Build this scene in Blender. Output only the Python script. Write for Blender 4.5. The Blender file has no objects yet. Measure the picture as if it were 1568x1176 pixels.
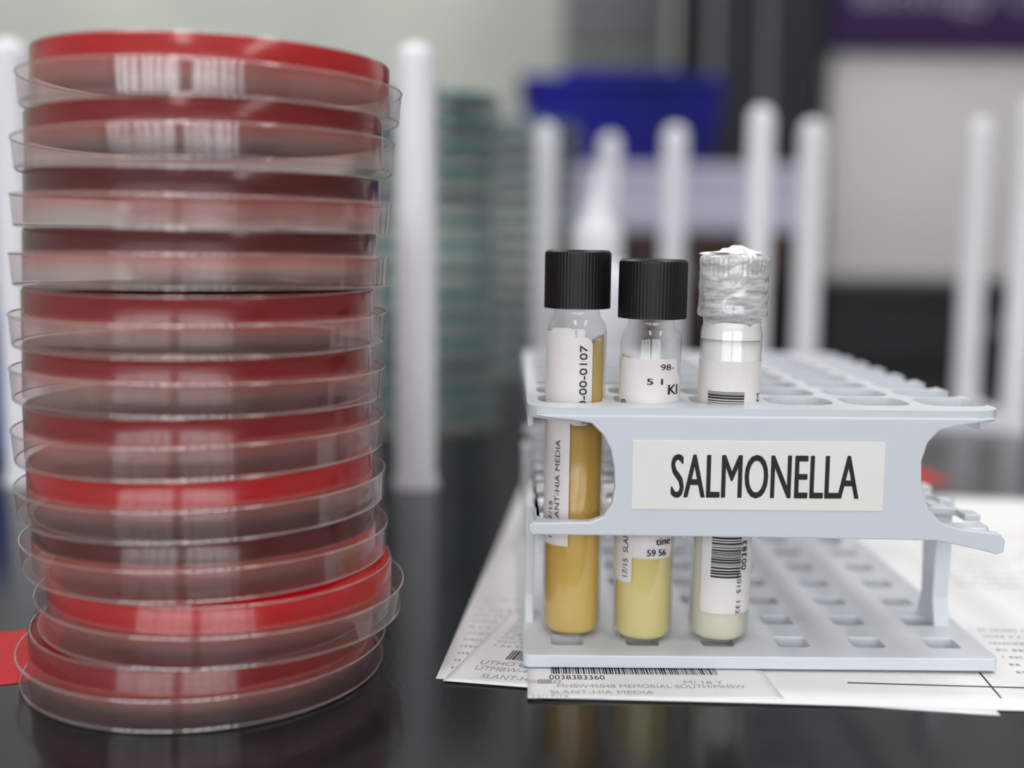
import bpy, bmesh, math, random
from mathutils import Vector, Matrix, Euler
random.seed(7)
MM=0.001
scene=bpy.context.scene
COL=scene.collection
pi=math.pi
scene.view_settings.view_transform='Standard'

# ------------------------------------------------------------------ materials
def new_mat(name):
    m=bpy.data.materials.new(name); m.use_nodes=True
    nt=m.node_tree; nt.nodes.clear()
    out=nt.nodes.new('ShaderNodeOutputMaterial')
    return m,nt,out
def pbr(name,col,rough=0.5,metal=0.0,spec=0.5,noise=None,bump=None,coat=0.0,emis=None,trans=0.0,col2=None,transl=0.0):
    m,nt,out=new_mat(name)
    b=nt.nodes.new('ShaderNodeBsdfPrincipled')
    b.inputs['Base Color'].default_value=(*col,1)
    b.inputs['Roughness'].default_value=rough
    b.inputs['Metallic'].default_value=metal
    b.inputs['Specular IOR Level'].default_value=spec
    b.inputs['Coat Weight'].default_value=coat
    b.inputs['Transmission Weight'].default_value=trans
    if emis:
        b.inputs['Emission Color'].default_value=(*emis[:3],1); b.inputs['Emission Strength'].default_value=emis[3]
    if transl>0:
        tl=nt.nodes.new('ShaderNodeBsdfTranslucent'); tl.inputs[0].default_value=(*[min(1,c*1.5) for c in col],1)
        mx=nt.nodes.new('ShaderNodeMixShader'); mx.inputs[0].default_value=transl
        nt.links.new(b.outputs[0],mx.inputs[1]); nt.links.new(tl.outputs[0],mx.inputs[2]); nt.links.new(mx.outputs[0],out.inputs[0])
    else:
        nt.links.new(b.outputs[0],out.inputs[0])
    tc=nt.nodes.new('ShaderNodeTexCoord')
    if noise or col2:
        sc=noise if noise else 50
        n=nt.nodes.new('ShaderNodeTexNoise'); n.inputs['Scale'].default_value=sc; n.inputs['Detail'].default_value=4
        nt.links.new(tc.outputs['Object'],n.inputs['Vector'])
        r=nt.nodes.new('ShaderNodeValToRGB')
        r.color_ramp.elements[0].position=0.3; r.color_ramp.elements[1].position=0.7
        c2=col2 if col2 else tuple(c*0.88 for c in col)
        r.color_ramp.elements[0].color=(*col,1); r.color_ramp.elements[1].color=(*c2,1)
        nt.links.new(n.outputs['Fac'],r.inputs[0]); nt.links.new(r.outputs[0],b.inputs['Base Color'])
    if bump:
        n=nt.nodes.new('ShaderNodeTexNoise'); n.inputs['Scale'].default_value=bump[0]; n.inputs['Detail'].default_value=3
        nt.links.new(tc.outputs['Object'],n.inputs['Vector'])
        bp=nt.nodes.new('ShaderNodeBump'); bp.inputs['Strength'].default_value=bump[1]; bp.inputs['Distance'].default_value=bump[2]
        nt.links.new(n.outputs['Fac'],bp.inputs['Height']); nt.links.new(bp.outputs[0],b.inputs['Normal'])
    return m
def thin_clear(name,tint=(0.93,0.93,0.93),milk=0.15,milkcol=(0.9,0.87,0.87),rough=0.08,gain=1.6,bump=None,grad=None,rmax=0.85):
    """thin sheet of clear plastic / glass: transparent + fresnel reflection + slight haze.
       grad=(z0,zpeak,z1,col,milk): light glow painted into the haze between heights z0..z1 (mm, object space)"""
    m,nt,out=new_mat(name)
    tr=nt.nodes.new('ShaderNodeBsdfTransparent'); tr.inputs[0].default_value=(*tint,1)
    df=nt.nodes.new('ShaderNodeBsdfDiffuse'); df.inputs[0].default_value=(*milkcol,1)
    tl=nt.nodes.new('ShaderNodeBsdfTranslucent'); tl.inputs[0].default_value=(*milkcol,1)
    ad=nt.nodes.new('ShaderNodeMixShader'); ad.inputs[0].default_value=0.4
    nt.links.new(df.outputs[0],ad.inputs[1]); nt.links.new(tl.outputs[0],ad.inputs[2])
    m1=nt.nodes.new('ShaderNodeMixShader'); m1.inputs[0].default_value=milk
    nt.links.new(tr.outputs[0],m1.inputs[1]); nt.links.new(ad.outputs[0],m1.inputs[2])
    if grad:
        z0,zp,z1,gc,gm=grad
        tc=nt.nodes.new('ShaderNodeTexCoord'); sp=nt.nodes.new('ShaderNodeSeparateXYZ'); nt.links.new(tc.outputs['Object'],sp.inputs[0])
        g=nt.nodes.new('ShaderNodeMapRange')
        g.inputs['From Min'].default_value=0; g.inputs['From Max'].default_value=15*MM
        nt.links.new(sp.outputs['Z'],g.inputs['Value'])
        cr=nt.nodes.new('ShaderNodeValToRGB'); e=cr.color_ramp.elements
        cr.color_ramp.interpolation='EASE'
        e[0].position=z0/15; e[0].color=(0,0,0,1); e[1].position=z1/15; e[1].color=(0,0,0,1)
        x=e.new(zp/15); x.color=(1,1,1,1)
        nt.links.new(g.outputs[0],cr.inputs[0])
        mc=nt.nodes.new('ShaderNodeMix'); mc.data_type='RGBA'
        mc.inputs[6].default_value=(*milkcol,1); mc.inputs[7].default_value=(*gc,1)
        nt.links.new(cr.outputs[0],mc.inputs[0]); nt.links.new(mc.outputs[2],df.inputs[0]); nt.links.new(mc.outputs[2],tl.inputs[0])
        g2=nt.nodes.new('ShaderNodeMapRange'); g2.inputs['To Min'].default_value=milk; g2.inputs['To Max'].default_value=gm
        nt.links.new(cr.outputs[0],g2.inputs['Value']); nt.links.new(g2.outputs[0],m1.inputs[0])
    gl=nt.nodes.new('ShaderNodeBsdfGlossy'); gl.inputs['Roughness'].default_value=rough
    geo=nt.nodes.new('ShaderNodeNewGeometry')
    dt=nt.nodes.new('ShaderNodeVectorMath'); dt.operation='DOT_PRODUCT'
    nt.links.new(geo.outputs['Normal'],dt.inputs[0]); nt.links.new(geo.outputs['Incoming'],dt.inputs[1])
    ab=nt.nodes.new('ShaderNodeMath'); ab.operation='ABSOLUTE'; nt.links.new(dt.outputs['Value'],ab.inputs[0])
    om=nt.nodes.new('ShaderNodeMath'); om.operation='SUBTRACT'; om.inputs[0].default_value=1.0; nt.links.new(ab.outputs[0],om.inputs[1])
    pw=nt.nodes.new('ShaderNodeMath'); pw.operation='POWER'; pw.inputs[1].default_value=4.0; nt.links.new(om.outputs[0],pw.inputs[0])
    mr=nt.nodes.new('ShaderNodeMapRange'); mr.inputs['To Min'].default_value=0.05*gain; mr.inputs['To Max'].default_value=rmax
    nt.links.new(pw.outputs[0],mr.inputs['Value'])
    m2=nt.nodes.new('ShaderNodeMixShader')
    nt.links.new(mr.outputs[0],m2.inputs[0]); nt.links.new(m1.outputs[0],m2.inputs[1]); nt.links.new(gl.outputs[0],m2.inputs[2])
    nt.links.new(m2.outputs[0],out.inputs[0])
    if bump:
        tc=nt.nodes.new('ShaderNodeTexCoord')
        n=nt.nodes.new('ShaderNodeTexNoise'); n.inputs['Scale'].default_value=bump[0]; n.inputs['Detail'].default_value=1
        mp=nt.nodes.new('ShaderNodeMapping'); mp.inputs['Scale'].default_value=(1,1,0.25)
        nt.links.new(tc.outputs['Object'],mp.inputs['Vector']); nt.links.new(mp.outputs[0],n.inputs['Vector'])
        bp=nt.nodes.new('ShaderNodeBump'); bp.inputs['Strength'].default_value=bump[1]; bp.inputs['Distance'].default_value=bump[2]
        nt.links.new(n.outputs['Fac'],bp.inputs['Height']); nt.links.new(bp.outputs[0],gl.inputs['Normal'])
    return m

M_PLASTIC=thin_clear('clear_polystyrene',tint=(0.99,0.95,0.95),milk=0.045,milkcol=(0.95,0.74,0.72),rough=0.10,gain=1.7,bump=(70,0.4,0.0012),rmax=0.5)
M_LIDFLOOR=thin_clear('clear_polystyrene_floor',tint=(0.99,0.94,0.94),milk=0.03,milkcol=(0.95,0.6,0.58),rough=0.22,gain=1.0,rmax=0.38)
M_BASEWALL=thin_clear('clear_polystyrene_inner',tint=(0.98,0.92,0.92),milk=0.03,milkcol=(0.9,0.6,0.57),rough=0.14,gain=0.6,grad=(2.0,7.6,9.0,(0.80,0.15,0.12),0.42))  # grad paints the pink light glow below the agar into the wall colour
M_RIM=thin_clear('polystyrene_rim',tint=(0.95,0.92,0.92),milk=0.16,milkcol=(0.95,0.88,0.87),rough=0.06,gain=4.5)
M_PLASTIC_T=thin_clear('clear_polystyrene_teal_lid',tint=(0.95,0.96,0.96),milk=0.04,milkcol=(0.8,0.85,0.84),rough=0.10,gain=1.0,rmax=0.5)
M_BASEWALL_T=thin_clear('clear_polystyrene_teal',tint=(0.95,0.96,0.96),milk=0.03,milkcol=(0.7,0.8,0.8),rough=0.10,gain=0.8,rmax=0.5)
M_GLASS=thin_clear('vial_glass',tint=(0.985,0.985,0.98),milk=0.01,milkcol=(0.9,0.9,0.88),rough=0.03,gain=1.3)
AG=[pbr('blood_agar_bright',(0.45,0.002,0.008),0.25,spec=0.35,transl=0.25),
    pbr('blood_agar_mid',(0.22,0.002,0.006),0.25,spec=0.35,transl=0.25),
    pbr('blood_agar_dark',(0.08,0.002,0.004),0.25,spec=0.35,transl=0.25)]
M_TEAL=pbr('teal_agar',(0.02,0.11,0.12),0.4,spec=0.2)
M_TEAL2=pbr('dark_teal_agar',(0.015,0.05,0.06),0.4,spec=0.2)
M_RACK=pbr('rack_polypropylene',(0.575,0.60,0.645),0.36,bump=(900,0.05,0.0003))
M_BLACKCAP=pbr('black_phenolic_cap',(0.006,0.006,0.007),0.42,spec=0.3,noise=200)
M_LABEL=pbr('label_paper',(0.70,0.67,0.66),0.55,noise=120,col2=(0.66,0.63,0.63))
M_LABELW=pbr('label_strip_white',(0.74,0.73,0.70),0.45,noise=60,col2=(0.71,0.70,0.67))
M_INK=pbr('black_ink',(0.012,0.012,0.014),0.5,spec=0.3)
M_INKG=pbr('grey_ink',(0.33,0.33,0.34),0.6)
M_PAPER=pbr('white_paper',(0.74,0.74,0.75),0.6,noise=30,col2=(0.71,0.71,0.73))
M_POST=pbr('white_peg_plastic',(0.66,0.66,0.71),0.45)
M_RED=pbr('red_card',(0.50,0.02,0.025),0.6,spec=0.2)
def grad_mat(name,stops,lo,hi,rough=0.15):
    m,nt,out=new_mat(name)
    b=nt.nodes.new('ShaderNodeBsdfPrincipled'); b.inputs['Roughness'].default_value=rough
    tc=nt.nodes.new('ShaderNodeTexCoord'); sp=nt.nodes.new('ShaderNodeSeparateXYZ'); nt.links.new(tc.outputs['Object'],sp.inputs[0])
    nz=nt.nodes.new('ShaderNodeTexNoise'); nz.inputs['Scale'].default_value=90; nt.links.new(tc.outputs['Object'],nz.inputs['Vector'])
    mr=nt.nodes.new('ShaderNodeMapRange'); mr.inputs['From Min'].default_value=lo*MM; mr.inputs['From Max'].default_value=hi*MM
    nt.links.new(sp.outputs['Z'],mr.inputs['Value'])
    ma=nt.nodes.new('ShaderNodeMath'); ma.operation='MULTIPLY_ADD'; ma.inputs[1].default_value=0.12
    nt.links.new(nz.outputs['Fac'],ma.inputs[0]); nt.links.new(mr.outputs[0],ma.inputs[2])
    r=nt.nodes.new('ShaderNodeValToRGB')
    els=r.color_ramp.elements
    els[0].position=stops[0][0]; els[0].color=(*stops[0][1],1)
    els[1].position=stops[-1][0]; els[1].color=(*stops[-1][1],1)
    for p,c in stops[1:-1]:
        e=els.new(p); e.color=(*c,1)
    nt.links.new(ma.outputs[0],r.inputs[0]); nt.links.new(r.outputs[0],b.inputs['Base Color'])
    tl=nt.nodes.new('ShaderNodeBsdfTranslucent'); nt.links.new(r.outputs[0],tl.inputs[0])
    m1=nt.nodes.new('ShaderNodeMixShader'); m1.inputs[0].default_value=0.25
    nt.links.new(b.outputs[0],m1.inputs[1]); nt.links.new(tl.outputs[0],m1.inputs[2])
    nt.links.new(m1.outputs[0],out.inputs[0])
    return m
M_AMBER=grad_mat('amber_slant_medium',[(0.0,(0.86,0.66,0.22)),(0.3,(0.80,0.54,0.13)),(0.6,(0.64,0.38,0.07)),(1.0,(0.50,0.40,0.15))],0,88)
M_YELL=grad_mat('yellow_medium',[(0.0,(0.88,0.78,0.36)),(0.4,(0.85,0.71,0.27)),(1.0,(0.80,0.70,0.36))],0,80)
M_MILK=grad_mat('milky_medium',[(0.0,(0.82,0.81,0.62)),(0.22,(0.86,0.85,0.71)),(0.35,(0.90,0.90,0.86)),(1.0,(0.93,0.93,0.92))],0,88)

# ------------------------------------------------------------------ mesh helpers
def empty(name,loc=(0,0,0),parent=None):
    e=bpy.data.objects.new(name,None); e.empty_display_size=0.02
    e.location=Vector(loc)*MM; COL.objects.link(e)
    if parent: e.parent=parent
    return e
def mesh_obj(name,verts,faces,mats,parent=None,loc=(0,0,0),rot=None,smooth=False,midx=None,autos=None):
    me=bpy.data.meshes.new(name)
    me.from_pydata([Vector(v)*MM for v in verts],[],faces)
    for m in (mats if isinstance(mats,(list,tuple)) else [mats]): me.materials.append(m)
    if midx:
        for p,i in zip(me.polygons,midx): p.material_index=i
    me.update()
    if smooth:
        for p in me.polygons: p.use_smooth=True
        if autos: me.set_sharp_from_angle(angle=math.radians(autos))
    o=bpy.data.objects.new(name,me); COL.objects.link(o)
    o.location=Vector(loc)*MM
    if rot: o.rotation_euler=rot
    if parent: o.parent=parent
    return o
class Geo:
    def __init__(s): s.v=[];s.f=[];s.m=[]
    def add(s,verts,faces,mi=0,xf=None):
        b=len(s.v)
        for v in verts:
            v=Vector(v); 
            if xf: v=xf@v
            s.v.append(tuple(v))
        for f in faces: s.f.append(tuple(i+b for i in f)); s.m.append(mi)
    def lathe(s,prof,segs=64,mi=0,xf=None,rfun=None):
        n=len(prof); vs=[];fs=[]
        for j in range(segs):
            a=2*pi*j/segs
            for k,(r,z) in enumerate(prof):
                rr=r if rfun is None else rfun(r,z,a)
                vs.append((rr*math.cos(a),rr*math.sin(a),z))
        for j in range(segs):
            j2=(j+1)%segs
            for k in range(n-1):
                if prof[k][0]<1e-6 and prof[k+1][0]<1e-6: continue
                fs.append((j*n+k,j2*n+k,j2*n+k+1,j*n+k+1))
        s.add(vs,fs,mi,xf)
    def torus(s,R,r,z,segs=96,ns=8,mi=0,xf=None):
        prof=[(R+r*math.cos(2*pi*i/ns),z+r*math.sin(2*pi*i/ns)) for i in range(ns+1)]
        s.lathe(prof,segs,mi,xf)
    def box(s,x0,x1,y0,y1,z0,z1,mi=0,xf=None):
        vs=[(x,y,z) for x in(x0,x1) for y in(y0,y1) for z in(z0,z1)]
        s.add(vs,[(0,1,3,2),(4,6,7,5),(0,4,5,1),(2,3,7,6),(0,2,6,4),(1,5,7,3)],mi,xf)
    def obj(s,name,mats,parent=None,loc=(0,0,0),rot=None,smooth=False,autos=35,bevel=None):
        o=mesh_obj(name,s.v,s.f,mats,parent,loc,rot,smooth,s.m,autos)
        bm=bmesh.new(); bm.from_mesh(o.data); bmesh.ops.remove_doubles(bm,verts=bm.verts,dist=1e-6)
        bmesh.ops.recalc_face_normals(bm,faces=bm.faces); bm.to_mesh(o.data); bm.free()
        if bevel:
            b=o.modifiers.new('bevel','BEVEL'); b.width=bevel*MM; b.segments=3; b.limit_method='ANGLE'; b.angle_limit=math.radians(40)
        return o
def rounded_rect(x0,x1,y0,y1,r,n=6):
    pts=[]
    for cx,cy,a0 in((x1-r,y1-r,0),(x0+r,y1-r,90),(x0+r,y0+r,180),(x1-r,y0+r,270)):
        for i in range(n+1):
            a=math.radians(a0+90*i/n); pts.append((cx+r*math.cos(a),cy+r*math.sin(a)))
    return pts
def prism(pts,z0,z1):
    n=len(pts)
    vs=[(x,y,z0) for x,y in pts]+[(x,y,z1) for x,y in pts]
    fs=[tuple(range(n-1,-1,-1)),tuple(range(n,2*n))]+[(i,(i+1)%n,(i+1)%n+n,i+n) for i in range(n)]
    return vs,fs
def boolean_diff(o,cut):
    md=o.modifiers.new('b','BOOLEAN'); md.object=cut; md.operation='DIFFERENCE'; md.solver='EXACT'
    bpy.context.view_layer.update()
    dg=bpy.context.evaluated_depsgraph_get()
    me=bpy.data.meshes.new_from_object(o.evaluated_get(dg))
    o.modifiers.clear(); old=o.data; o.data=me
    bpy.data.meshes.remove(old)
    cm=cut.data; bpy.data.objects.remove(cut); bpy.data.meshes.remove(cm)
def text_geo(body,w=None,h=None,bold=0.0):
    cu=bpy.data.curves.new('t','FONT'); cu.body=body; cu.size=1; cu.resolution_u=4
    ob=bpy.data.objects.new('t',cu); COL.objects.link(ob)
    bpy.context.view_layer.update()
    dg=bpy.context.evaluated_depsgraph_get()
    me=bpy.data.meshes.new_from_object(ob.evaluated_get(dg))
    vs=[(v.co.x,v.co.y) for v in me.vertices]; fs=[tuple(p.vertices) for p in me.polygons]
    bpy.data.objects.remove(ob); bpy.data.curves.remove(cu); bpy.data.meshes.remove(me)
    x0=min(v[0] for v in vs);x1=max(v[0] for v in vs);y0=min(v[1] for v in vs);y1=max(v[1] for v in vs)
    sy=h/(y1-y0); sx=w/(x1-x0) if w else sy
    return [((x-x0)*sx,(y-y0)*sy) for x,y in vs],fs

# ------------------------------------------------------------------ petri dishes
def dish(parent,name,loc,rot,agar,lid,wall,floor,segs=96,agtop=13.65,agh=5.5):
    g=Geo()
    # lid (lower, wider shell, single-wall clear plastic)
    g.lathe([(0,0.2),(45.9,0.2)],segs,4)
    g.lathe([(45.9,0.2),(46.6,0.6),(47.1,7.7)],segs,0)
    g.torus(46.3,0.28,0.32,segs,6,2)
    g.torus(47.1,0.28,7.7,segs,6,2)
    # inverted base: wall, rim bead; the agar fills it right up to its floor
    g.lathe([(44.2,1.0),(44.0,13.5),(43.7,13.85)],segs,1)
    g.torus(43.5,0.22,13.88,segs,6,2)
    # agar
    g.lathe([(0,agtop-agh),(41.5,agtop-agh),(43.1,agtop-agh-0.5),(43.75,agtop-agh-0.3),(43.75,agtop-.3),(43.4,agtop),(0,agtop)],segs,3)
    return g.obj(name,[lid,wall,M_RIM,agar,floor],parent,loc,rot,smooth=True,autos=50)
def dish_stack(cx,cy,z0,items,name='petri_dish_stack',pitch=14.2,segs=96,lid=None,wall=None,floor=None):
    root=empty(name,(cx,cy,z0))
    for i,(dx,dy,ty,mat) in enumerate(items):
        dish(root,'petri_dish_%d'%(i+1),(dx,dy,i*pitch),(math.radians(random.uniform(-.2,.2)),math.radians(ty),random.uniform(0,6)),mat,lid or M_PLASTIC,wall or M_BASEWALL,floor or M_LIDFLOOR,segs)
    return root
# bottom -> top
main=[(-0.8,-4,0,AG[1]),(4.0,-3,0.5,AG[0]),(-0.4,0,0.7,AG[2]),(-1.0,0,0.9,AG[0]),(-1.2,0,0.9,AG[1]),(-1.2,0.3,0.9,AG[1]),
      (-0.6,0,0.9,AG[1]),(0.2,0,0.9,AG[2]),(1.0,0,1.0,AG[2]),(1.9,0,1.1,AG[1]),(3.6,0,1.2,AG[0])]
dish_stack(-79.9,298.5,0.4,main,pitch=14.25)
dish_stack(-97,432,0.2,[(random.uniform(-1,1),random.uniform(-1,1),0,random.choice(AG[:2])) for i in range(9)],segs=64)
dish_stack(-55,705,0.2,[(random.uniform(-1.5,1.5),random.uniform(-1,1),0,random.choice([M_TEAL,M_TEAL,M_TEAL2])) for i in range(14)],segs=48,lid=M_PLASTIC_T,wall=M_BASEWALL_T,floor=M_PLASTIC_T)
dish_stack(10,1000,0.2,[(random.uniform(-1.5,1.5),random.uniform(-1,1),0,random.choice([M_TEAL2,M_TEAL2,M_TEAL])) for i in range(15)],segs=48,lid=M_PLASTIC_T,wall=M_BASEWALL_T,floor=M_PLASTIC_T)

# ------------------------------------------------------------------ test tube rack
RACK=empty('test_tube_rack',(0,0,0))
XS=[15.6+20.4*i for i in range(6)]
Y0=305.0; PY=18.5; NR=8
YF,YB=289.0,447.0
def plate(name,x0,x1,y0,y1,z0,z1,hx,hy,hr,yoff=0,rad=6,extra=None,bevel=0.7):
    vs,fs=prism(rounded_rect(x0,x1,y0,y1,rad,8),z0,z1)
    o=mesh_obj(name,vs,fs,M_RACK,RACK)
    c=Geo()
    for x in XS:
        for r in range(NR):
            y=Y0+PY*r+yoff
            v,f=prism(rounded_rect(x-hx,x+hx,y-hy,y+hy,hr,5),z0-2,z1+2)
            c.add(v,f)
    co=c.obj('cut',[M_RACK])
    boolean_diff(o,co)
    b=o.modifiers.new('bevel','BEVEL'); b.width=bevel*MM; b.segments=2; b.limit_method='ANGLE'; b.angle_limit=math.radians(50)
    return o
plate('top_tier',4.0,126.0,YF-1,YB,67.4,70.4,8.6,8.5,5.5,rad=8,bevel=0.6)
plate('middle_tier',6.5,125.0,YF+1,YB-1,37.2,39.4,8.6,8.5,5.5,rad=3,bevel=0.4)
plate('base_tier',3.5,128.5,YF,YB+1,1.2,4.6,4.3,4.0,1.2,yoff=-4,rad=2,bevel=0.6)
outline=[(6,68.5),(10,67.6),(14.4,67.2),(20.3,66.4),(23.4,63.4),(25.4,59.5),(26.4,54.5),(26.6,50.0),(25.9,45.5),(23.9,42.2),(20.3,40.8),(12,40.5),(5.5,40.5),(4.6,39.6),(4.6,38.2),(5.5,37.2),
 (60,37.0),(109.5,36.6),(121,34.2),(125.5,33.0),(127.3,33.6),(127.6,36.8),(126,38.6),(116.2,39.6),(111,41.2),(107.3,45.0),(105.2,51.5),(104.9,57.4),(106.3,62.2),(109,65.3),(113.5,66.5),(118,67.2),(124,68.5)]
def panel(name,y0,y1):
    n=len(outline)
    vs=[(x,y0,z) for x,z in outline]+[(x,y1,z) for x,z in outline]
    fs=[tuple(range(n)),tuple(range(2*n-1,n-1,-1))]+[(i,i+n,(i+1)%n+n,(i+1)%n) for i in range(n)]
    o=mesh_obj(name,vs,fs,M_RACK,RACK)
    bm=bmesh.new(); bm.from_mesh(o.data); bmesh.ops.recalc_face_normals(bm,faces=bm.faces); bm.to_mesh(o.data); bm.free()
    b=o.modifiers.new('bevel','BEVEL'); b.width=0.6*MM; b.segments=3; b.limit_method='ANGLE'; b.angle_limit=math.radians(50)
panel('front_panel',287.6,290.4)
panel('back_panel',445.0,447.6)
g=Geo()
def leg(x0,x1,y,w=9):
    pts=[(y,38),(y+w+3,38),(y+w+1,30),(y+w,12),(y+w+3,4),(y-3,4),(y,12),(y-1,30)]
    n=len(pts)
    vs=[(x0,a,b) for a,b in pts]+[(x1,a,b) for a,b in pts]
    g.add(vs,[tuple(range(n)),tuple(range(2*n-1,n-1,-1))]+[(i,i+n,(i+1)%n+n,(i+1)%n) for i in range(n)])
for y in(318,412):
    leg(4.2,6.8,y); leg(121.0,125.5,y)
for x in XS[:-1]:
    for r in range(0,NR,1):
        y=Y0-9+PY*r
        g.box(x+9.2,x+11.2,y,y+1.6,34.4,37.6)
for r in range(NR-1):
    y=Y0+PY*r
    g.box(124.5,129.0,y+2,y+8,37.0,39.0)
g.obj('legs_and_clips',[M_RACK],RACK,bevel=0.4)
g=Geo(); g.box(4.2,5.8,300,440,63.5,67.6); g.box(124.2,125.8,300,440,63.5,67.6); g.obj('side_rails',[M_RACK],RACK,bevel=0.4)
g=Geo(); g.box(30.9,95.4,287.35,287.62,44.3,62.2,0)
g.obj('sign_label',[M_LABELW],RACK,bevel=0.08)
tv,tf=text_geo('SALMONELLA',47.9,11.3)
g=Geo()
for k,(dx,dz) in enumerate([(-.17,0),(.17,0),(-.06,-.06),(.06,.06)]):
    g.add([(41.0+x+dx,287.30-0.006*k,47.4+y+dz) for x,y in tv],tf,0)
mesh_obj('sign_text',g.v,g.f,M_INK,RACK)

# ------------------------------------------------------------------ vials
def cyl_patch(g,r,a0,a1,z0,z1,mi=0,n=20,cut=0):
    """curved label patch; cut = corner rounding radius in mm"""
    vs=[];fs=[]
    n=40 if cut else n
    w=abs(math.radians(a1-a0))*r
    for i in range(n+1):
        a=math.radians(a0+(a1-a0)*i/n)
        d=min(i/n,1-i/n)*w; c=0
        if cut and d<cut: c=cut-math.sqrt(max(0,cut*cut-(cut-d)**2))
        vs+= [(r*math.sin(a),-r*math.cos(a),z0+c),(r*math.sin(a),-r*math.cos(a),z1-c)]
    fs=[(2*i,2*i+2,2*i+3,2*i+1) for i in range(n)]
    g.add(vs,fs,mi)
def cyl_text(g,r,body,a0,z0,h,mode,w=None,mi=1,bold=0.0):
    tv,tf=text_geo(body,w,h,bold)
    for k,off in enumerate(([-.07,.07] if bold else [0])):
        vs=[]
        for x,y in tv:
            if mode=='up': a,z=-y+off,x
            elif mode=='down': a,z=y+off,-x
            else: a,z=x+off,y
            rr=r+0.01*k
            th=math.radians(a0)+a/r
            vs.append((rr*math.sin(th),-rr*math.cos(th),z0+z))
        g.add(vs,tf,mi)
def cap(parent,z0,z1,R,mat,ribs=60):
    g=Geo(); n=ribs*4
    def rf(r,z,a):
        if r<R-0.8 : return r
        if z>z1-1.2 or z<z0+0.5: return r
        return r-0.13*(0.5+0.5*math.cos(ribs*a))
    g.lathe([(R-1.2,z0),(R,z0+0.15),(R,z0+0.5),(R,z0+0.55),(R,z1-1.3),(R,z1-1.2),(R-0.15,z1-0.6),(R-0.7,z1-0.1),(R-1.5,z1),(0,z1)],n,0,rfun=rf)
    g.lathe([(0,z0+1),(R-1.2,z0+1),(R-1.2,z0)],n,0)
    return g.obj('screw_cap',[mat],parent,smooth=True,autos=35)
def vial(loc,rot,H,caph,capR,medium,medtop,slant=0,capmat=M_BLACKCAP,cap_on=True):
    root=empty('culture_vial',loc); root.rotation_euler=rot
    R=8.1; zc=H-caph
    g=Geo()
    g.lathe([(0,0.5),(4,0.3),(6.6,0.2),(7.6,0.8),(R,2.2),(R,zc-6),(R-0.35,zc-4.2),(R-1.4,zc-2.6),(R-2.0,zc-1.4),(R-2.0,zc+2)],64,0)
    g.obj('glass_body',[M_GLASS],root,smooth=True,autos=60)
    g=Geo()
    r=R-0.6
    n=48; prof=[(0,1.1),(4,1.0),(6.6,1.4),(r,3.0),(r,medtop)]
    g.lathe(prof,n,0); 
    g.lathe([(r,medtop),(0,medtop)],n,0)
    if slant:
        g.v=[(x,y,z+(slant*x/r if z>medtop-0.01 else 0)) for x,y,z in g.v]
    g.obj('culture_medium',[medium],root,smooth=True,autos=40)
    if cap_on: cap(root,zc,H,capR,capmat)
    return root
rad=math.radians
A=vial((17.0,308.5,4.55),(rad(-0.6),rad(0.3),0),105.6,15.7,8.95,M_AMBER,78,slant=5)
g=Geo(); Rl=8.1+0.12
cyl_patch(g,Rl,-125,-12,26,84); cyl_patch(g,Rl+0.12,-16,28,59,82.5,cut=2.2); cyl_patch(g,Rl+0.1,-60,-5,62,85,cut=2)
cyl_text(g,Rl+0.25,'20-00-0107',17,62,2.0,'up',18.5,bold=0.02)
cyl_text(g,Rl+0.25,'SLANT-HIA MEDIA',-30,31,1.5,'up',24)
cyl_text(g,Rl+0.25,'12/17/15',-45,28,1.4,'up',10)
for k in range(9): cyl_patch(g,Rl+0.25,8,24,59.6+k*0.42,59.6+k*0.42+(0.25 if k%3 else 0.12),1,6)
g.obj('label',[M_LABEL,M_INK],A)
B=vial((36.4,304.8,4.55),(0,rad(0.5),0),103.4,15.7,9.1,M_YELL,74,slant=-4)
g=Geo()
cyl_patch(g,Rl,-100,52,24,77.5,cut=1.5); cyl_patch(g,Rl+0.1,-100,-30,17,40,cut=1)
cyl_patch(g,Rl+0.1,25,64,60,74,cut=3)
cyl_text(g,Rl+0.3,'Kl',28,68.2,2.6,'flat',3.4,bold=0.02)
cyl_text(g,Rl+0.3,'98-',12,74.6,1.6,'flat',4)
cyl_text(g,Rl+0.25,'5 1',-12,70.8,1.6,'flat',4.2,bold=0.01)
cyl_text(g,Rl+0.25,'TMB',-55,61,2.0,'up',5.5)
cyl_text(g,Rl+0.25,'17/15  SLANT',-38,18.5,1.7,'up',14)
cyl_text(g,Rl+0.25,'59 56',-2,24.8,1.8,'flat',5.5,bold=0.01)
cyl_text(g,Rl+0.25,'tine',14,27.8,1.9,'flat',4.5,bold=0.01)
g.obj('label',[M_LABEL,M_INK],B)
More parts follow.
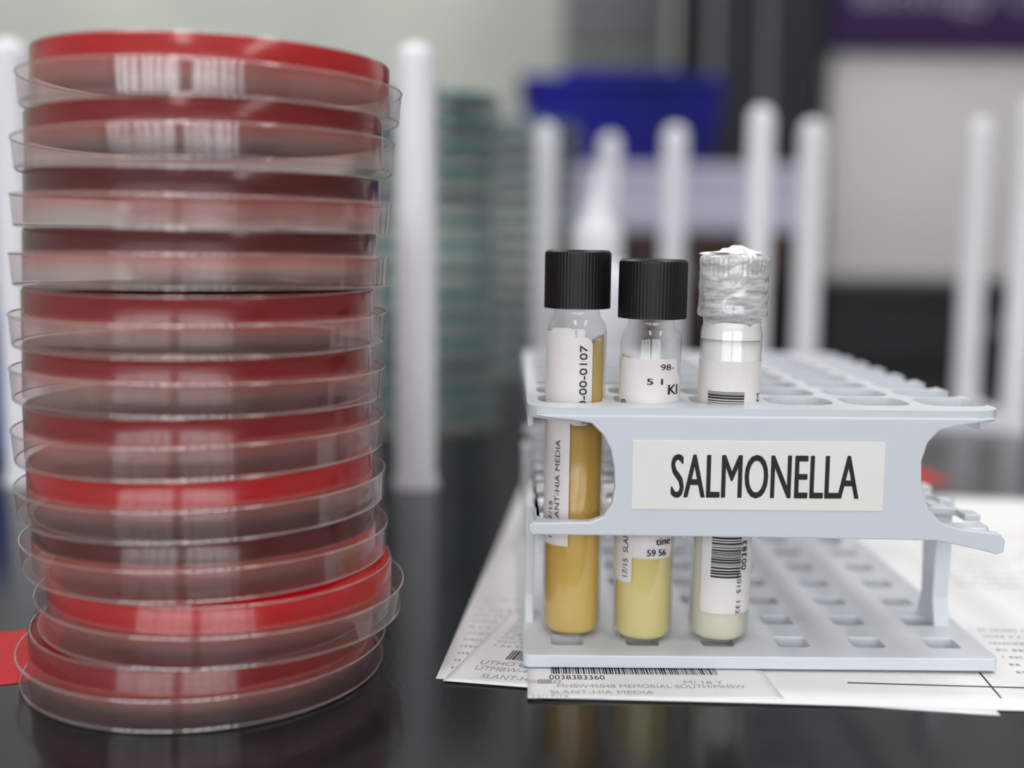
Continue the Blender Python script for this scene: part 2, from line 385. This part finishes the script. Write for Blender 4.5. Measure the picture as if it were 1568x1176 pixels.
# vial C (milky, cap wrapped with glossy sealing film)
C=vial((57.2,304.8,4.55),(0,rad(0.9),0),106.0,16.0,9.0,M_MILK,84,cap_on=False)
M_FILM=pbr('stretched_sealing_film',(0.5,0.5,0.5),0.16,coat=0.8,bump=(380,0.5,0.0007))
nt=M_FILM.node_tree
wv=nt.nodes.new('ShaderNodeTexNoise'); wv.inputs['Scale'].default_value=1.0; wv.inputs['Detail'].default_value=5; wv.inputs['Roughness'].default_value=0.65
mp=nt.nodes.new('ShaderNodeMapping'); mp.inputs['Scale'].default_value=(150,150,700); mp.inputs['Rotation'].default_value=(0.15,0.1,0)
tc=[n for n in nt.nodes if n.type=='TEX_COORD'][0]; nt.links.new(tc.outputs['Object'],mp.inputs['Vector']); nt.links.new(mp.outputs[0],wv.inputs['Vector'])
rp=nt.nodes.new('ShaderNodeValToRGB'); rp.color_ramp.elements[0].color=(0.28,0.28,0.29,1); rp.color_ramp.elements[1].color=(0.66,0.66,0.66,1)
rp.color_ramp.elements[0].position=0.3; rp.color_ramp.elements[1].position=0.65
nt.links.new(wv.outputs['Fac'],rp.inputs[0])
pb=[n for n in nt.nodes if n.type=='BSDF_PRINCIPLED'][0]
nt.links.new(rp.outputs[0],pb.inputs['Base Color'])
g=Geo()
def fr(r,z,a):
    if r<0.5: return r
    k=0.06*math.sin(5*a+z*1.1)+0.04*math.sin(9*a-z*1.9)
    if z>99: k+=0.08*math.cos(40*a)
    return r+k
prof=[(7.6,84.2),(7.5,86.5),(7.8,88.0),(9.0,88.5),(9.25,89.2),(9.15,90.2),(9.0,91.2)]+[(9.02+0.03*math.sin(z*2.1),z) for z in [92+0.5*i for i in range(22)]]+[(9.15,103.4),(9.0,104.1),(8.3,104.6),(5,104.8),(0,104.9)]
g.lathe(prof,160,0,rfun=fr)
g.obj('film_wrapped_cap',[M_FILM],C,smooth=True,autos=60)
M_TUFT=pbr('film_tail_white',(0.80,0.80,0.80),0.3,coat=0.3)
g=Geo(); g.lathe([(8.0,82.5),(7.85,84.5),(7.6,86.0),(7.55,88.2)],64,0); g.obj('neck_film',[M_TUFT],C,smooth=True)
bm=bmesh.new(); bmesh.ops.create_icosphere(bm,subdivisions=4,radius=1)
for v in bm.verts:
    n=v.co.normalized(); a=math.atan2(n.y,n.x)
    k=1+0.16*math.sin(3*a+4*n.z)+0.12*math.sin(7*a-3*n.z)+0.08*math.sin(13*n.x+9*n.y)
    v.co=Vector((n.x*7.0*k,n.y*5.6*k,n.z*1.3*k+0.9*max(0,n.z)*math.sin(4*n.x+1)))
    v.co*=MM
me=bpy.data.meshes.new('crumpled_film'); bm.to_mesh(me); bm.free(); me.materials.append(M_TUFT)
for p in me.polygons: p.use_smooth=True
o=bpy.data.objects.new('crumpled_film',me); COL.objects.link(o); o.parent=C; o.location=(-0.5*MM,0,105.0*MM)
g=Geo()
cyl_patch(g,Rl,-112,100,46,77,cut=1.5); cyl_patch(g,Rl,-48,100,9,47,cut=1)
cyl_patch(g,Rl+0.1,28,70,48,66,cut=2)
z=62.0
for k in range(12):
    t=random.choice([0.16,0.3,0.5]); cyl_patch(g,Rl+0.25,-50,18,z,z+t,1,10); z+=t+random.choice([0.2,0.35])
z=19.0
for k in range(18):
    t=random.choice([0.16,0.3,0.5]); cyl_patch(g,Rl+0.25,-28,28,z,z+t,1,10); z+=t+random.choice([0.2,0.35])
cyl_text(g,Rl+0.25,'00383',42,21,1.8,'up',8,bold=0.01)
cyl_text(g,Rl+0.25,'2015  132',22,20,1.3,'down',11)
cyl_text(g,Rl+0.25,'12 M',60,62.5,1.5,'up',6)
g.obj('label',[M_LABEL,M_INK],C)

# ------------------------------------------------------------------ papers
def sheet(name,q,z,mats,amp=0.0,curl=0.0,marks=None,texts=None,th=0.15,n=24):
    FL,FR,BR,BL=[Vector((a,b,0)) for a,b in q]
    def P(u,v,dz=0):
        p=(FL*(1-u)+FR*u)*(1-v)+(BL*(1-u)+BR*u)*v
        p.z=z+dz+amp*(0.5+0.5*math.sin(7*u+3*v))*(1-v)**6+curl*max(0,(u-0.75)*4)**2*(1-v)**3
        return p
    root=empty(name,(0,0,0))
    vs=[];fs=[]
    for i in range(n+1):
        for j in range(n+1): vs.append(P(i/n,j/n))
    for i in range(n):
        for j in range(n):
            a=i*(n+1)+j; fs.append((a,a+n+1,a+n+2,a+1))
    o=mesh_obj('paper',vs,fs,mats,root,smooth=True)
    s=o.modifiers.new('s','SOLIDIFY'); s.thickness=th*MM; s.offset=-1
    g=Geo()
    for (u0,u1,v0,v1,mi) in (marks or []):
        k=max(1,int((u1-u0)*24))
        for i in range(k):
            a=u0+(u1-u0)*i/k; b=u0+(u1-u0)*(i+1)/k
            g.add([P(a,v0,.06),P(b,v0,.06),P(b,v1,.06),P(a,v1,.06)],[(0,1,2,3)],mi)
    for (s_,u0,u1,v0,v1,mi) in (texts or []):
        tv,tf=text_geo(s_,1,1)
        g.add([P(u0+(u1-u0)*x,v0+(v1-v0)*y,.07) for x,y in tv],tf,mi)
    if g.v:
        mesh_obj('print',g.v,g.f,[M_INK,M_INKG],root,midx=g.m)
    return root
def bars(u0,u1,v0,v1,uw):
    out=[];u=u0
    while u<u1:
        w=random.choice([.5,.5,1,1.4])*uw; out.append((u,min(u+w,u1),v0,v1,0)); u+=w+random.choice([.6,.6,1.1])*uw
    return out
def textlines(u0,u1,v0,v1,n,mi=1,ch=.006):
    out=[]
    for k in range(n):
        v=v0+(v1-v0)*k/n; u=u0
        end=u0+(u1-u0)*random.uniform(0.4,1)
        while u<end:
            w=random.uniform(.3,1.0)*ch; out.append((u,u+w,v,v+(v1-v0)/n*0.30,mi)); u+=w+ch*random.choice([.4,.4,1.2])
    return out
sheet('document_sheet',[(-19,283.5),(118,263),(140,470),(6,526)],0.20,[M_PAPER],marks=textlines(.02,.13,.03,.3,12,ch=.008))
mk=textlines(.63,.80,.10,.26,7)+textlines(.66,.96,.42,.75,12)+[(.40,1.0,.058,.061,0),(.58,.5825,.03,.10,0)]+textlines(.66,.95,.02,.045,1)
sheet('document_sheet',[(6,270.5),(205,262),(236,500),(18,528)],0.42,[M_PAPER],amp=0.25,curl=1.0,marks=mk)
mk=bars(.25,.62,.30,.42,.012)
sheet('specimen_label',[(-17,281),(24,273.5),(44,330),(1,338)],0.62,[M_PAPER],marks=mk+textlines(.1,.5,.46,.9,8,ch=.03),
      texts=[('UTHO GENEVIEVE',.12,.75,.22,.27,1),('UTMBW-482  UNIT 2',.12,.8,.15,.20,1),('SLANT-HIA MEDIA',.2,.8,.06,.11,1)])
sheet('specimen_label',[(4.5,269.5),(67.8,270.6),(65.8,297),(4.8,297)],0.82,[M_PAPER],amp=0.15,marks=bars(.10,.80,.58,.88,.0055)+[(.04,.10,.34,.44,1)],
      texts=[('0038383360',.09,.32,.44,.55,0),('ONZALEZ',.0,.14,.34,.42,1),('M/ 18 Y',.64,.80,.34,.42,1),('MHSW45048 MEMORIAL SOUTH/MHSW',.12,.88,.24,.32,1),('SLANT-HIA MEDIA',.09,.5,.09,.17,1),('12/17/15',.02,.16,.0,.06,1)])
sheet('red_folder',[(-230,240),(-121.5,279),(-126,322),(-230,290)],0.2,[M_RED])
sheet('red_folder',[(182,540),(212,538),(200,600),(178,610)],0.2,[M_RED])

# ------------------------------------------------------------------ peg racks
def peg_rack(posts,bars_):
    r=empty('peg_rack',(0,0,0)); g=Geo()
    for x,y,rr in posts:
        xf=Matrix.Translation((x,y,0))
        prof=[(0,0),(rr+1.5,0),(rr+1.2,3),(rr,6),(rr,200-rr)]+[(rr*math.cos(t),200-rr+rr*math.sin(t)) for t in [pi/2*i/6 for i in range(1,7)]]
        g.lathe(prof,32,0,xf)
    for (x0,y0,x1,y1) in bars_:
        d=Vector((x1-x0,y1-y0,0)); L=d.length; a=math.atan2(d.y,d.x)
        xf=Matrix.Translation((x0,y0,0))@Matrix.Rotation(a,4,'Z')
        g.box(0,L,-6,6,0.2,6,0,xf)
    g.obj('pegs',[M_POST],r,smooth=True,autos=40)
peg_rack([(-44,520,8.8)],[])
peg_rack([(-224,520,8.8)],[])
peg_rack([(24,860,8),(77,934,8.5),(119,860,9),(209,816,9)],[(24,860,119,860),(77,934,119,860),(119,860,209,816)])
peg_rack([(157,741,8.5),(318,795,8.5),(308,695,8.0)],[(157,741,308,695),(308,695,318,795)])

# ------------------------------------------------------------------ wash bottle
r=empty('wash_bottle',(48,660,0.2)); g=Geo()
g.lathe([(0,0),(24,0),(26,3),(26,85),(24,93),(17,100),(13,103),(13,112)],40,0)
g.lathe([(14.5,103),(14.5,118),(13,121),(9,126),(4.5,140),(2.6,152),(1.6,156),(0,156)],40,0)
g.obj('bottle_body',[M_POST],r,smooth=True,autos=40)

# ------------------------------------------------------------------ back equipment
def simple(name,mats,build,bevel=4):
    r=empty(name,(0,0,0)); g=Geo(); build(g); g.obj('body',mats,r,bevel=bevel); return r
M_BLUE=pbr('blue_plastic',(0.010,0.013,0.26),0.6,spec=0.15,noise=6,col2=(0.005,0.007,0.11))
M_LAV=pbr('lavender_white_box',(0.47,0.45,0.58),0.6,spec=0.2,noise=8)
M_BROWN=pbr('dark_brown_laminate',(0.045,0.028,0.025),0.6,spec=0.2,noise=10)
M_DARK=pbr('dark_equipment',(0.018,0.020,0.026),0.6,spec=0.2,noise=5)
M_DGREY=pbr('grey_trim',(0.12,0.13,0.14),0.5,spec=0.3)
M_BLK=pbr('black_box',(0.01,0.01,0.012),0.5,spec=0.3)
M_BEIGE=pbr('beige_cabinet',(0.58,0.56,0.545),0.5,noise=3,spec=0.3)
M_PURP=pbr('purple_sign',(0.030,0.013,0.062),0.6,spec=0.15)
M_PTXT=pbr('sign_lettering',(0.28,0.25,0.33),0.5)
simple('storage_drawer',[M_BROWN,M_DGREY],lambda g:(g.box(60,365,1400,1650,0.2,128),g.box(190,240,1394,1401,70,78,1)))
simple('storage_box',[M_LAV],lambda g:(g.box(60,365,1400,1640,128.6,200),g.box(56,369,1396,1644,188,208)))
def bin_(g):
    for (x0,x1,x2,x3) in [(12,248,20,240)]:
        vs=[(x2,1405,209),(x3,1405,209),(x3,1600,209),(x2,1600,209),(x0,1397,305),(x1,1397,305),(x1,1610,305),(x0,1610,305)]
        g.add(vs,[(0,3,2,1),(4,5,6,7),(0,1,5,4),(1,2,6,5),(2,3,7,6),(3,0,4,7)])
    g.box(6,254,1391,1616,300,312)
    g.box(60,200,1430,1580,312,326)
simple('blue_storage_bin',[M_BLUE],bin_)
simple('incubator_tower',[M_DARK,M_DGREY],lambda g:(g.box(272,440,1700,1990,0.2,900),g.box(358,370,1690,1701,120,880,1),g.box(280,294,1694,1701,300,860,1)))
simple('instrument_case',[M_BLK,M_DGREY],lambda g:(g.box(304,640,1100,1330,0.2,72),g.box(300,644,1096,1334,60,78),g.box(440,500,1092,1097,30,42,1)))
def cab(g):
    g.box(480,1250,1800,2200,0.2,900,0); g.box(484,860,1788,1801,60,424,0); g.box(866,1246,1788,1801,60,424,0); g.box(820,828,1776,1790,200,300,2)
simple('wall_cabinet',[M_BEIGE,M_BEIGE,M_DGREY],cab)
r=empty('purple_sign',(0,0,0)); g=Geo(); g.box(472,1000,1770,1787.5,405,560); g.obj('sign_board',[M_PURP],r,bevel=2)
tv,tf=text_geo('Biology Lab',330,46); mesh_obj('sign_lettering',[(510+x,1769.5,460+y) for x,y in tv],tf,M_PTXT,r)
simple('blue_storage_box',[pbr('blue_card',(0.03,0.10,0.5),0.5)],lambda g:(g.box(-348,-270,585,650,0.2,66),g.box(-350,-268,583,652,56,72)),bevel=2)
simple('grey_green_shelf_unit',[pbr('grey_green_metal',(0.17,0.19,0.17),0.6,spec=0.2),M_DGREY],lambda g:(g.box(90,262,2000,2300,0.2,900),g.box(95,257,1992,2001,300,420,1),g.box(95,257,1992,2001,450,600,1)))

# ------------------------------------------------------------------ room
M_WALL=pbr('painted_wall',(0.60,0.62,0.57),0.7,noise=1.5,col2=(0.46,0.48,0.44))
M_WALL2=pbr('painted_side_wall',(0.58,0.57,0.55),0.7,noise=1.5)
M_CEIL=pbr('ceiling_tile',(0.8,0.8,0.78),0.8,noise=20)
M_FLOOR=pbr('vinyl_floor',(0.35,0.34,0.32),0.4,noise=8)
M_BENCH=pbr('black_epoxy_resin',(0.009,0.009,0.010),0.15,spec=0.3,bump=(500,0.08,0.0003),noise=40,col2=(0.013,0.013,0.014))
def slab(name,mat,x0,x1,y0,y1,z0,z1,bevel=None):
    g=Geo(); g.box(x0,x1,y0,y1,z0,z1); return g.obj(name,[mat],bevel=bevel)
slab('floor',M_FLOOR,-2600,3000,-2200,2700,-1000,-900)
slab('ceiling',M_CEIL,-2600,3000,-2200,2700,1800,1900)
slab('wall_back',M_WALL,-2600,3000,2600,2700,-900,1800)
slab('wall_left',M_WALL2,-2700,-2600,-2200,2700,-900,1800)
slab('wall_right',M_WALL2,3000,3100,-2200,2700,-900,1800)
slab('wall_front',M_WALL2,-2600,3000,-2300,-2200,-900,1800)
M_GLOWPANEL=pbr('highlight_panel_glow',(0.8,0.85,0.9),0.3,emis=(0.95,0.97,1.0,5.8))
M_PANELBAR=pbr('highlight_panel_bars',(0.7,0.7,0.7),0.4)
for k,(x0,x1,nb) in enumerate([(-2300,-350,7),(-150,1500,6)]):  # unseen glowing panels with bars, added behind the camera for lid highlights
    r=empty('highlight_panel_%d'%(k+1),(0,0,0)); g=Geo()
    z0,z1=60,1250
    g.box(x0,x1,-2199,-2190,z0,z1,0)
    for i in range(nb+1):
        x=x0+(x1-x0)*i/nb; hw=random.choice([20,30,55]); g.box(x-hw,x+hw,-2199.5,-2165,z0-30,z1+30,1)
    for z in (z0,z1,(z0+z1)/2): g.box(x0-28,x1+28,-2199.5,-2165,z-28,z+28,1)
    g.obj('panel_and_bars',[M_GLOWPANEL,M_PANELBAR],r)
r=empty('lab_bench',(0,0,0)); g=Geo()
g.box(-1600,2200,60,2590,-38,0,0); g.obj('worktop',[M_BENCH],r,bevel=3)
g=Geo(); g.box(-1560,2160,110,2580,-899.5,-38.2,0)
for k in range(6): g.box(-1540+k*620,-950+k*620,92,110.5,-860,-60,0)
g.obj('cabinet_base',[M_BEIGE],r,bevel=3)
M_LAMP=pbr('lamp_diffuser',(0.9,0.9,0.9),0.5,emis=(1,0.98,0.93,4.0))
def lamp(x,y,w,l,P):
    r=empty('ceiling_light',(x,y,1790)); g=Geo(); g.box(-w/2-20,w/2+20,-l/2-20,l/2+20,-6,9.5,0); g.box(-w/2,w/2,-l/2,l/2,-8,-5.5,1)
    g.obj('fixture',[M_CEIL,M_LAMP],r)
    ld=bpy.data.lights.new('tube_light','AREA'); ld.shape='RECTANGLE'; ld.size=w*MM; ld.size_y=l*MM; ld.energy=P; ld.color=(1,0.985,0.96)
    lo=bpy.data.objects.new('tube_light',ld); COL.objects.link(lo); lo.parent=r; lo.location=(0,0,-0.012)
for x,y,P in((-900,500,8.5),(700,500,8.5),(-900,1700,8),(700,1700,6.5),(-300,-900,3),(1200,-900,2)):
    lamp(x,y,300,1200,P)
w=bpy.data.worlds.new('lab_world'); scene.world=w; w.use_nodes=True
bg=w.node_tree.nodes['Background']; bg.inputs[0].default_value=(0.9,0.93,1.0,1); bg.inputs[1].default_value=0.7

# ------------------------------------------------------------------ camera
cd=bpy.data.cameras.new('camera'); cam=bpy.data.objects.new('camera',cd); COL.objects.link(cam)
cd.lens=40.18; cd.sensor_width=36; cd.sensor_fit='HORIZONTAL'; cd.clip_start=0.01; cd.clip_end=50
R=Euler((pi/2-math.radians(6.97),0,0)).to_matrix().to_4x4()@Matrix.Rotation(math.radians(0.5),4,'Z')
cam.matrix_world=Matrix.Translation((0,0,0.1115))@R
cd.dof.use_dof=True; cd.dof.focus_distance=0.298; cd.dof.aperture_fstop=3.8; cd.dof.aperture_blades=0
scene.camera=cam
